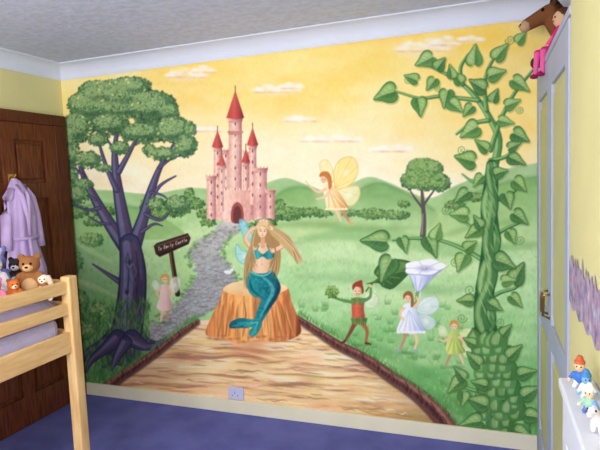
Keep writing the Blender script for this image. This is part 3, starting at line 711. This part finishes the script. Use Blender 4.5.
for (x,y,L,a) in LV:
    v=rng.integers(3)
    leaf(x,y,L*1.08,a+rng.normal(0,8),rng.uniform(.78,1.02),[(50,92,48),(56,100,54),(46,86,52)][v],[(92,142,76),(106,154,86),(82,130,76)][v],[(166,198,122),(184,212,140),(148,186,116)][v])
C+=((N_mid-.5)*8)[...,None]; C+=((N_fine-.5)*4)[...,None]
g_=C.mean(axis=2,keepdims=True); C=g_+(C-g_)*1.06
C=box_blur(np.clip(C,0,255),1)

# transfer painting to the wall: rectification of wall plane (x,z) -> tracing coordinates
def rect(x,z):
    dz=1.53-z
    r=x*vX.x+YB*vY.x+dz*vD.x; d=x*vX.y+YB*vY.y+dz*vD.y; f=x*vX.z+YB*vY.z+dz*vD.z
    return 300+F*r/f, 225+F*d/f
NX,NZ=940,590
gx=np.linspace(XL+.001,XR-.002,NX); gz=np.linspace(0.088,2.302,NZ)
GX,GZ=np.meshgrid(gx,gz)
PX,PY=rect(GX,GZ)
u=np.clip(PX*S-.5,0,W_-2.001); v=np.clip(PY*S-.5,0,H_-2.001)
iu=u.astype(int); iv=v.astype(int); fu=(u-iu)[...,None]; fv=(v-iv)[...,None]
col=(C[iv,iu]*(1-fu)+C[iv,iu+1]*fu)*(1-fv)+(C[iv+1,iu]*(1-fu)+C[iv+1,iu+1]*fu)*fv
col=np.clip(col/255,0,1); col=np.where(col<=.04045,col/12.92,((col+.055)/1.055)**2.4)
me=bpy.data.meshes.new("fairytale_mural")
nv=NX*NZ; me.vertices.add(nv)
co=np.stack([GX.ravel(),np.full(nv,YB-.003),GZ.ravel()],-1).astype(np.float32)
me.vertices.foreach_set("co",co.ravel())
J,I=np.mgrid[0:NZ-1,0:NX-1]; b0=(J*NX+I).ravel()
q=np.stack([b0,b0+1,b0+NX+1,b0+NX],-1).astype(np.int32); nf=len(q)
me.loops.add(nf*4); me.loops.foreach_set("vertex_index",q.ravel())
me.polygons.add(nf); me.polygons.foreach_set("loop_start",np.arange(0,nf*4,4,dtype=np.int32))
me.update(calc_edges=True)
ca=me.color_attributes.new("Col",'FLOAT_COLOR','POINT')
rgba=np.ones((nv,4),np.float32); rgba[:,:3]=col.reshape(-1,3); ca.data.foreach_set("color",rgba.ravel())
me.materials.append(vcol_mat("mural_paint",0.75))
link(bpy.data.objects.new("fairytale_mural",me))

# ------------------------------------------------------------------ wall socket
so=empty("wall_socket",(-1.596,YB-.02,.14))
box("plate",-1.652,-1.54,YB-.014,YB-.0035,.095,.178,M_plastic,.004,so)
box("switch",-1.61,-1.598,YB-.019,YB-.012,.150,.168,M_plastic,.002,so)
for i,xx in enumerate((-1.622,-1.584)):
    box("slot_%d"%(i+1),xx-.003,xx+.003,YB-.0145,YB-.0135,.118,.126,M_dark,0,so)
box("slot_3",-1.606,-1.600,YB-.0145,YB-.0135,.134,.144,M_dark,0,so)

# ------------------------------------------------------------------ door on left wall
dr=empty("door_1",(XL,2.5,0))
d0,d1=2.10,2.87; fx=XL+.001
box("slab",fx,fx+.012,d0,d1,.005,1.97,M_door,0,dr)
st=.095
for i,(a,b,c,d) in enumerate([(d0,d0+st,.005,1.97),(d1-st,d1,.005,1.97),(2.44,2.53,.005,1.97)]): box("stile_%d"%(i+1),fx+.010,fx+.03,a,b,c,d,M_door,.003,dr)
for i,(c,d) in enumerate([(.005,.2),(.78,.92),(1.48,1.58),(1.86,1.97)]): box("rail_%d"%(i+1),fx+.010,fx+.0298,d0+.01,d1-.01,c,d,M_door,.003,dr)
k=0
for (a,b) in ((d0+st,2.44),(2.53,d1-st)):
    for (c,d) in ((.2,.78),(.92,1.48),(1.58,1.86)):
        k+=1; box("panel_%d"%k,fx+.010,fx+.024,a+.025,b-.025,c+.025,d-.025,M_door,.009,dr)
box("frame_jamb_1",fx,fx+.035,2.872,2.975,0,1.971,M_frame,.004,dr); box("frame_jamb_2",fx,fx+.035,2.03,2.098,0,1.971,M_frame,.004,dr)
box("frame_head",fx,fx+.037,2.03,2.975,1.9715,2.045,M_frame,.004,dr)

def tube(name,P,R,m,parent=None,seg=12,flat=1.0):
    P=[Vector(p) for p in P]; vs=[];fs=[]
    for i,p in enumerate(P):
        d=(P[min(i+1,len(P)-1)]-P[max(i-1,0)]).normalized()
        up=Vector((0,0,1)) if abs(d.z)<.95 else Vector((0,1,0))
        a=d.cross(up).normalized(); b=d.cross(a)
        for k in range(seg):
            t=2*math.pi*k/seg; vs.append(tuple(p+a*math.cos(t)*R[i]+b*math.sin(t)*R[i]*flat))
    for i in range(len(P)-1):
        for k in range(seg):
            k2=(k+1)%seg; fs.append((i*seg+k,i*seg+k2,(i+1)*seg+k2,(i+1)*seg+k))
    fs+= [tuple(range(seg))[::-1], tuple(range((len(P)-1)*seg,len(P)*seg))]
    o=meshobj(name,vs,fs,m,None,True)
    if parent: o.parent=parent; o.location=-parent.location
    return o
HX=fx+.03; HY=2.485
hk=empty("coat_hook",(HX,HY,1.6))
box("plate",HX,HX+.005,HY-.02,HY+.02,1.575,1.64,M_brass,.002,hk)
tube("peg",[(HX,HY,1.62),(HX+.03,HY,1.615),(HX+.045,HY,1.64)],[.006,.006,.005],M_brass,hk)
tube("lower_peg",[(HX,HY,1.59),(HX+.025,HY,1.58),(HX+.04,HY,1.60)],[.005,.005,.005],M_brass,hk)
def robe():
    root=empty("bathrobe",(HX+.05,HY,1.3))
    prof=[(1.612,.012,.012),(1.595,.03,.022),(1.56,.055,.032),(1.52,.075,.04),(1.46,.092,.046),(1.36,.10,.05),(1.25,.096,.048),(1.22,.090,.046),(1.15,.105,.05),(1.08,.118,.055),(1.02,.128,.062),(.97,.132,.062),(.965,.126,.05)]
    seg=72; vs=[];fs=[]
    for i,(z,w,dp) in enumerate(prof):
        for k in range(seg):
            t=2*math.pi*k/seg
            f=1+ (.12*math.sin(7*t+z*3)+.07*math.sin(13*t-z*5))*min(1,i/4)
            vs.append((HX+.012+dp+dp*math.cos(t)*f*.98, HY+w*math.sin(t)*f, z+ (0.008*math.sin(5*t) if i>10 else 0)))
    for i in range(len(prof)-1):
        for k in range(seg):
            k2=(k+1)%seg; fs.append((i*seg+k,i*seg+k2,(i+1)*seg+k2,(i+1)*seg+k))
    fs.append(tuple(range(seg))); fs.append(tuple(range((len(prof)-1)*seg,len(prof)*seg))[::-1])
    o=meshobj("body",vs,fs,M_robe,None,True); o.parent=root; o.location=-root.location
    for s,nm in ((1,"sleeve_1"),(-1,"sleeve_2")):
        tube(nm,[(HX+.055,HY+s*.05,1.545),(HX+.058,HY+s*.085,1.49),(HX+.058,HY+s*.11,1.38),(HX+.06,HY+s*.12,1.26),(HX+.06,HY+s*.124,1.17)],[.024,.033,.034,.035,.038],M_robe,root,16,.8)
    tube("collar",[(HX+.07,HY-.035,1.57),(HX+.10,HY-.02,1.50),(HX+.118,HY,1.36),(HX+.115,HY+.005,1.25)],[.012,.017,.014,.01],M_robe,root,10)
    tube("collar_2",[(HX+.07,HY+.035,1.57),(HX+.10,HY+.021,1.50),(HX+.118,HY+.005,1.38),(HX+.115,HY+.005,1.26)],[.012,.017,.014,.01],M_robe,root,10)
    tube("belt",[(HX+.03,HY-.105,1.24),(HX+.10,HY-.07,1.235),(HX+.118,HY,1.23),(HX+.10,HY+.07,1.235),(HX+.03,HY+.105,1.24)],[.012]*5,M_robe,root,10)
    tube("belt_end",[(HX+.12,HY-.005,1.23),(HX+.135,HY-.01,1.14),(HX+.137,HY-.005,1.05)],[.01,.01,.011],M_robe,root,10)
robe()

# ------------------------------------------------------------------ cabin bed
BX0,BX1,BY0,BY1=-2.80,-1.865,-.05,1.90
bed=empty("cabin_bed",((BX0+BX1)/2,(BY0+BY1)/2,0))
pw=.027
for i,(x,y) in enumerate(((BX1,BY1),(BX0,BY1),(BX1,BY0),(BX0,BY0))): box("post_%d"%(i+1),x-pw,x+pw,y-pw,y+pw,0,1.125,M_pinev,.007,bed)
for i,(z0,z1) in enumerate(((1.045,1.105),(.945,1.0),(.765,.865))):
    box("side_rail_%d"%(i+1),BX1-.012,BX1+.012,BY0+pw-.002,BY1-pw+.002,z0,z1,M_pine,.005,bed)
    box("wall_side_rail_%d"%(i+1),BX0-.012,BX0+.012,BY0+pw-.002,BY1-pw+.002,z0,z1,M_pine,.005,bed)
    for j,y in enumerate((BY0,BY1)):
        box("end_rail_%d_%d"%(i+1,j+1),BX0+pw-.002,BX1-pw+.002,y-.012,y+.012,z0,z1,M_pine,.005,bed)
for i,y in enumerate((.5,1.2)): box("guard_strut_%d"%(i+1),BX1-.034,BX1-.012,y-.03,y+.03,.78,1.1,M_pinev,.004,bed)
for i in range(12):
    y=.05+i*.155; box("slat_%d"%(i+1),BX0+.012,BX1-.012,y-.035,y+.035,.775,.79,M_pine,.002,bed)
box("mattress",BX0+.03,BX1-.03,BY0+.04,BY1-.04,.79,.935,M_sheet,.035,bed)
def cushion(name,x0,x1,y0,y1,z0,h,nx=26,ny=30,pw_=.5,m=M_sheet):
    vs=[];fs=[]
    for s in (1,-1):
        for j in range(ny+1):
            for i in range(nx+1):
                a=math.sin(math.pi*i/nx); b=math.sin(math.pi*j/ny)
                e=max(0,a*b)**pw_
                x=x0+(x1-x0)*i/nx; y=y0+(y1-y0)*j/ny
                z=z0+h*.35+ (h*.65*e+.006*math.sin(x*31+y*17)*e if s>0 else -h*.35*min(1,e*1.6)); vs.append((x,y,z))
    N=(nx+1)*(ny+1)
    for j in range(ny):
        for i in range(nx):
            a=j*(nx+1)+i; fs.append((a,a+1,a+nx+2,a+nx+1)); fs.append((N+a,N+a+nx+1,N+a+nx+2,N+a+1))
    o=meshobj(name,vs,fs,m,None,True); o.parent=bed; o.location=-bed.location
cushion("duvet",BX0+.04,BX1-.04,.0,1.30,.936,.07,pw_=.25)
cushion("pillow",BX0+.1,BX1-.035,1.34,1.865,.936,.13,pw_=.25)

# ------------------------------------------------------------------ plush toy builder
M_plush=vcol_mat("plush_fabric",.95,.4,300)
M_toy=vcol_mat("painted_toy_plastic",.4)
def limbb(p0,p1,r0,r1,c,n=7):
    p0=Vector(p0);p1=Vector(p1); return [(tuple(p0.lerp(p1,i/n)),(r0+(r1-r0)*i/n,)*3,c) for i in range(n+1)]
def plush(name,loc,rz,sc,blobs,details=(),voxel=.006,m=None,tilt=(0,0),parent=None):
    bm=bmesh.new()
    for c,r,colr in blobs:
        bmesh.ops.create_icosphere(bm,subdivisions=3,radius=1,matrix=Matrix.Translation(Vector(c)*sc)@Matrix.Diagonal((r[0]*sc,r[1]*sc,r[2]*sc,1)))
    me=bpy.data.meshes.new("tmp"); bm.to_mesh(me); bm.free()
    o=bpy.data.objects.new("tmp",me); scene.collection.objects.link(o)
    md=o.modifiers.new("r",'REMESH'); md.mode='VOXEL'; md.voxel_size=voxel
    ms=o.modifiers.new("s",'SMOOTH'); ms.iterations=3; ms.factor=.5
    dg=bpy.context.evaluated_depsgraph_get(); ev=o.evaluated_get(dg)
    m2=bpy.data.meshes.new_from_object(ev); bpy.data.objects.remove(o)
    n=len(m2.vertices); co=np.empty(n*3,np.float32); m2.vertices.foreach_get("co",co); co=co.reshape(-1,3)
    best=np.full(n,1e9); cc=np.ones((n,4),np.float32)
    for c,r,colr in blobs:
        d=np.sqrt((((co-A(c)*sc)/(A(r)*sc))**2).sum(1))-1; d=d*min(r)*sc
        k=d<best; best[k]=d[k]; cc[k,:3]=lin(colr)[:3]
    V=[tuple(x) for x in co]; Fc=[tuple(p.vertices) for p in m2.polygons]; CC=[tuple(x) for x in cc]
    for c,r,colr in details:
        b=bmesh.new(); bmesh.ops.create_icosphere(b,subdivisions=2,radius=1,matrix=Matrix.Translation(Vector(c)*sc)@Matrix.Diagonal((r[0]*sc,r[1]*sc,r[2]*sc,1)))
        off=len(V); V+=[tuple(x.co) for x in b.verts]; Fc+=[tuple(q.index+off for q in f.verts) for f in b.faces]; CC+=[lin(colr)]*len(b.verts); b.free()
    mm=bpy.data.meshes.new(name); mm.from_pydata(V,[],Fc); mm.update()
    at=mm.color_attributes.new("Col",'FLOAT_COLOR','POINT'); at.data.foreach_set("color",np.array(CC,np.float32).ravel())
    for p in mm.polygons: p.use_smooth=True
    mm.materials.append(m or M_plush)
    ob=bpy.data.objects.new(name,mm); link(ob)
    ob.rotation_euler=(tilt[0],tilt[1],rz); ob.location=loc
    if parent: ob.parent=parent; ob.location=Vector(loc)-parent.location
    bpy.data.meshes.remove(m2)
    return ob
def sitting(body,belly,ear,earlen=0,muzzle=None,earfloppy=False):
    B=[((0,0,.075),(.062,.055,.075),body),((0,-.025,.07),(.045,.04,.055),belly),((0,-.005,.185),(.052,.05,.048),body),((0,-.045,.172),(.026,.024,.02),muzzle or belly)]
    for s in (1,-1):
        B+=limbb((s*.045,-.02,.03),(s*.075,-.11,.025),.028,.022,body); B+=[((s*.077,-.118,.032),(.024,.016,.028),belly)]
        B+=limbb((s*.05,-.01,.125),(s*.078,-.05,.065),.021,.018,body)
        if earlen and not earfloppy: B+=limbb((s*.025,0,.215),(s*.04,.005,.215+earlen),.014,.017,ear)
        elif earfloppy: B+=limbb((s*.045,0,.215),(s*.066,-.012,.15),.014,.02,ear)
        else: B+=[((s*.04,0,.225),(.02,.012,.02),ear)]
    D=[((s*.018,-.052,.195),(.006,.005,.007),(15,12,12)) for s in (1,-1)]+[((0,-.068,.178),(.009,.006,.006),(30,20,20))]
    return B,D
pile=empty("plush_toy_pile",(-2.0,1.7,1.05))
PT=1.052
def toy(nm,x,y,rz,sc,args,tilt=(0,0),z=PT):
    B,D=sitting(*args); plush(nm,(x,y,z),rz,sc,B,D,.005,None,tilt,pile)
toy("teddy_bear",-1.985,1.80,.55,.86,((156,104,62),(214,172,124),(146,94,58)),z=1.035)
toy("white_rabbit",-2.10,1.70,.8,.82,((236,230,238),(250,246,250),(214,190,230),.05))
toy("pink_bear",-1.975,1.60,1.0,.56,((236,140,170),(250,206,220),(236,130,164)),z=1.035)
toy("spotted_dog",-2.05,1.56,.9,.74,((226,216,206),(244,238,228),(54,40,40),0,None,True))
toy("orange_fox",-1.965,1.685,1.1,.5,((222,120,56),(246,220,180),(180,80,40),.015),z=1.03)
toy("blue_bunny",-2.19,1.80,.6,.8,((130,140,206),(200,206,236),(110,120,190),.05))
toy("yellow_bear",-1.955,1.51,1.0,.46,((240,204,90),(250,230,160),(226,170,60)),z=1.03)
toy("black_cat",-2.11,1.84,.5,.7,((50,44,50),(200,196,200),(40,36,40),.012))
toy("lilac_bear",-2.2,1.60,.9,.8,((190,160,214),(226,210,240),(180,150,206)))
toy("cream_lamb",-1.925,1.815,.5,.5,((240,228,204),(250,244,230),(226,196,180),0,None,True),z=1.03)

# ------------------------------------------------------------------ wardrobe in the alcove
wd=empty("wardrobe",(.49,2.39,0))
WZ=2.02; wx0=XC+.022
box("carcass",wx0,XR-.02,YC+.012,YB-.012,0.0,WZ-.03,M_ward,.003,wd)
box("top_board",XC-.004,XR-.02,YC+.006,YB-.006,WZ-.03,WZ,M_ward,.006,wd)
box("plinth",XC+.006,wx0+.01,YC+.012,YB-.012,0,.08,M_ward,.002,wd)
box("corner_stile",XC,wx0+.01,YB-.08,YB-.006,.08,WZ-.03,M_ward,.003,wd)
dw=(YB-.085-(YC+.015))/2
for i in range(2):
    a=YC+.015+i*dw+.003; b=a+dw-.006
    box("door_slab_%d"%(i+1),XC+.008,wx0,a,b,.085,WZ-.035,M_wpanel,0,wd)
    for j,(p,q) in enumerate(((a,a+.075),(b-.075,b))): box("door_stile_%d_%d"%(i+1,j+1),XC-.004,XC+.012,p,q,.085,WZ-.035,M_ward,.004,wd)
    for j,(p,q) in enumerate(((.085,.20),(.80,.90),(1.86,WZ-.035))): box("door_rail_%d_%d"%(i+1,j+1),XC-.0038,XC+.012,a+.01,b-.01,p,q,M_ward,.004,wd)
    for j,(p,q) in enumerate(((.22,.78),(.92,1.84))): box("door_panel_%d_%d"%(i+1,j+1),XC+.001,XC+.012,a+.1,b-.1,p+.02,q-.02,M_wpanel,.005,wd)
    yy=(b-.035) if i==0 else (a+.035)
    tube("handle_%d"%(i+1),[(XC-.004,yy,1.02),(XC-.028,yy,1.015),(XC-.03,yy,.93),(XC-.004,yy,.92)],[.006]*4,M_brass,wd,10)

BR,DB,MN=(134,84,52),(92,56,38),(60,36,28)
Bh=[((0,.10,.075),(.07,.11,.07),BR),((0,0,.09),(.065,.07,.075),BR)]
Bh+=limbb((0,-.03,.12),(0,-.09,.21),.045,.034,BR)+limbb((0,-.09,.215),(0,-.175,.175),.036,.026,BR)+[((0,-.182,.170),(.028,.024,.026),(196,160,124))]
Bh+=limbb((0,.0,.17),(0,-.07,.262),.014,.014,MN)+limbb((0,.2,.09),(0,.25,.03),.018,.022,MN)
for s in (1,-1):
    Bh+=limbb((s*.045,-.03,.04),(s*.05,-.12,.022),.03,.022,BR)+[((s*.05,-.135,.024),(.024,.018,.024),DB)]
    Bh+=limbb((s*.055,.13,.04),(s*.075,.05,.022),.034,.022,BR)+[((s*.077,.04,.022),(.024,.018,.022),DB)]
    Bh+=limbb((s*.026,-.075,.245),(s*.036,-.07,.285),.011,.006,DB)
Dh=[((s*.032,-.12,.222),(.006,.006,.007),(15,12,12)) for s in (1,-1)]+[((s*.012,-.204,.175),(.004,.003,.004),(40,24,20)) for s in (1,-1)]
plush("plush_horse",(.365,2.80,WZ+.002),-1.45,1.12,Bh,Dh)
PK=(228,44,134)
Bd=[((0,0,.05),(.062,.05,.05),PK),((0,0,.10),(.04,.034,.045),PK),((0,0,.175),(.036,.035,.04),(232,186,150)),((0,.012,.19),(.042,.036,.038),(96,56,36)),((0,0,.135),(.016,.016,.02),(232,186,150))]
for s in (1,-1):
    Bd+=limbb((s*.03,0,.122),(s*.07,-.03,.07),.014,.011,(238,90,160))+limbb((s*.07,-.03,.07),(s*.072,-.05,.05),.011,.011,(232,186,150))
    Bd+=limbb((s*.025,-.02,.03),(s*.032,-.098,.026),.02,.016,PK)+limbb((s*.032,-.098,.024),(s*.034,-.105,-.075),.016,.012,(240,100,166))+[((s*.034,-.113,-.085),(.014,.022,.012),(150,30,80))]
    Bd+=limbb((s*.04,.01,.18),(s*.052,.0,.12),.013,.009,(96,56,36))
Dd=[((s*.013,-.034,.18),(.004,.003,.005),(20,20,40)) for s in (1,-1)]+[((0,-.036,.163),(.008,.003,.003),(190,50,60)),((0,-.038,.172),(.004,.004,.004),(226,170,140))]
plush("rag_doll",(.295,2.60,WZ+.002),-1.2,.92,Bd,Dd,.005)

# ------------------------------------------------------------------ radiator cover with little toys
rc=empty("radiator_cover",(.19,.85,0))
RX=.155; RY0,RY1,RZ=.30,1.35,1.03
box("top_shelf",RX-.004,XC-.001,RY0-.01,RY1+.01,RZ-.025,RZ,M_white,.005,rc)
box("end_panel_1",RX+.004,XC-.001,RY1-.018,RY1,0,RZ-.025,M_white,.002,rc); box("end_panel_2",RX+.004,XC-.001,RY0,RY0+.018,0,RZ-.025,M_white,.002,rc)
for i,(a,b,c,d) in enumerate(((RY0,RY1,.90,RZ-.025),(RY0,RY1,0,.14),(RY0,RY0+.07,.14,.90),(RY1-.07,RY1,.14,.90),(.79,.86,.14,.90))): box("front_frame_%d"%(i+1),RX+.004,RX+.02,a,b,c,d,M_white,.003,rc)
for i in range(24):
    y=RY0+.09+i*.0382
    if .785<y<.865: continue
    box("grille_bar_%d"%(i+1),RX+.008,RX+.016,y-.008,y+.008,.13,.91,M_white,.002,rc)
def figurine(name,loc,rz,sc,body,hat,skin,legs):
    B=[((0,0,.026),(.014,.011,.016),body),((0,0,.052),(.012,.0115,.0125),skin),((0,.002,.062),(.0125,.012,.009),hat),((0,.004,.071),(.008,.008,.008),hat)]
    for s in (1,-1):
        B+=limbb((s*.006,0,.018),(s*.008,-.001,.006),.007,.0055,legs,4)+[((s*.009,-.005,.005),(.006,.01,.005),legs)]
        B+=limbb((s*.012,0,.034),(s*.02,-.006,.022),.005,.0045,body,4)+[((s*.021,-.008,.019),(.005,.005,.005),skin)]
    D=[((s*.0045,-.0105,.054),(.0018,.0015,.0022),(15,15,20)) for s in (1,-1)]+[((0,-.0125,.050),(.002,.002,.002),skin)]
    plush(name,loc,rz,sc,B,D,.0016,M_toy)
figurine("toy_figurine",(.188,1.30,RZ+.001),-.3,.95,(60,110,190),(196,96,60),(236,190,150),(236,236,240))
figurine("toy_figurine",(.192,1.235,RZ+.001),.1,.85,(216,222,236),(70,130,190),(120,170,210),(216,222,236))
figurine("toy_figurine",(.186,1.165,RZ+.001),-.5,.8,(150,190,170),(236,236,240),(240,204,170),(90,120,180))
Bp=[((0,.008,.028),(.011,.022,.012),(226,222,232)),((0,-.026,.05),(.008,.011,.009),(226,222,232)),((0,-.037,.046),(.006,.007,.006),(244,214,226))]
Bp+=limbb((0,-.01,.034),(0,-.024,.05),.009,.007,(226,222,232),4)+limbb((0,-.008,.048),(0,-.018,.062),.005,.005,(110,150,220),4)+limbb((0,.03,.034),(0,.04,.014),.005,.006,(110,150,220),4)
for s in (1,-1):
    for yy in (-.008,.022): Bp+=limbb((s*.006,yy,.022),(s*.007,yy,.005),.006,.005,(226,222,232),4)
plush("toy_pony",(.190,1.08,RZ+.001),-.6,1.0,Bp,[((s*.0075,-.03,.053),(.0018,.002,.0024),(20,20,40)) for s in (1,-1)],.0016,M_toy)

# ------------------------------------------------------------------ unseen pendant added for fill, and lights
pl=empty("added_fill_pendant",(-1.2,.3,2.2))  # unseen ceiling pendant, added to go with the fill light
tube("cord",[(-1.2,.3,2.399),(-1.2,.3,2.2)],[.004,.004],M_white,pl,8)
vs=[];fs=[]
for i,(z,r) in enumerate(((2.22,.05),(2.05,.16))):
    for k in range(32): t=2*math.pi*k/32; vs.append((-1.2+r*math.cos(t),.3+r*math.sin(t),z))
for k in range(32): fs.append((k,(k+1)%32,32+(k+1)%32,32+k))
o=meshobj("shade",vs,fs,M_white,None,True); o.parent=pl; o.location=-pl.location
def light(name,kind,loc,e,col,size=.3,rot=None,sy=None):
    d=bpy.data.lights.new(name,kind); d.energy=e; d.color=col
    if kind=='AREA': d.size=size
    if sy: d.shape='RECTANGLE'; d.size_y=sy
    if kind=='POINT': d.shadow_soft_size=size
    o=bpy.data.objects.new(name,d); scene.collection.objects.link(o); o.location=loc
    if rot: o.rotation_euler=rot
    return o
light("window_daylight",'AREA',(-1.25,YF-.02,1.48),82,(.96,.97,1.0),1.75,(math.radians(90),0,0),1.15)
light("added_fill_point",'POINT',(-1.1,.4,1.98),30,(1.0,.95,.88),.07)  # point light added as fill to brighten the room and ceiling
w=bpy.data.worlds.new("world"); scene.world=w; w.use_nodes=True
w.node_tree.nodes["Background"].inputs[0].default_value=(.75,.85,1,1); w.node_tree.nodes["Background"].inputs[1].default_value=1.0
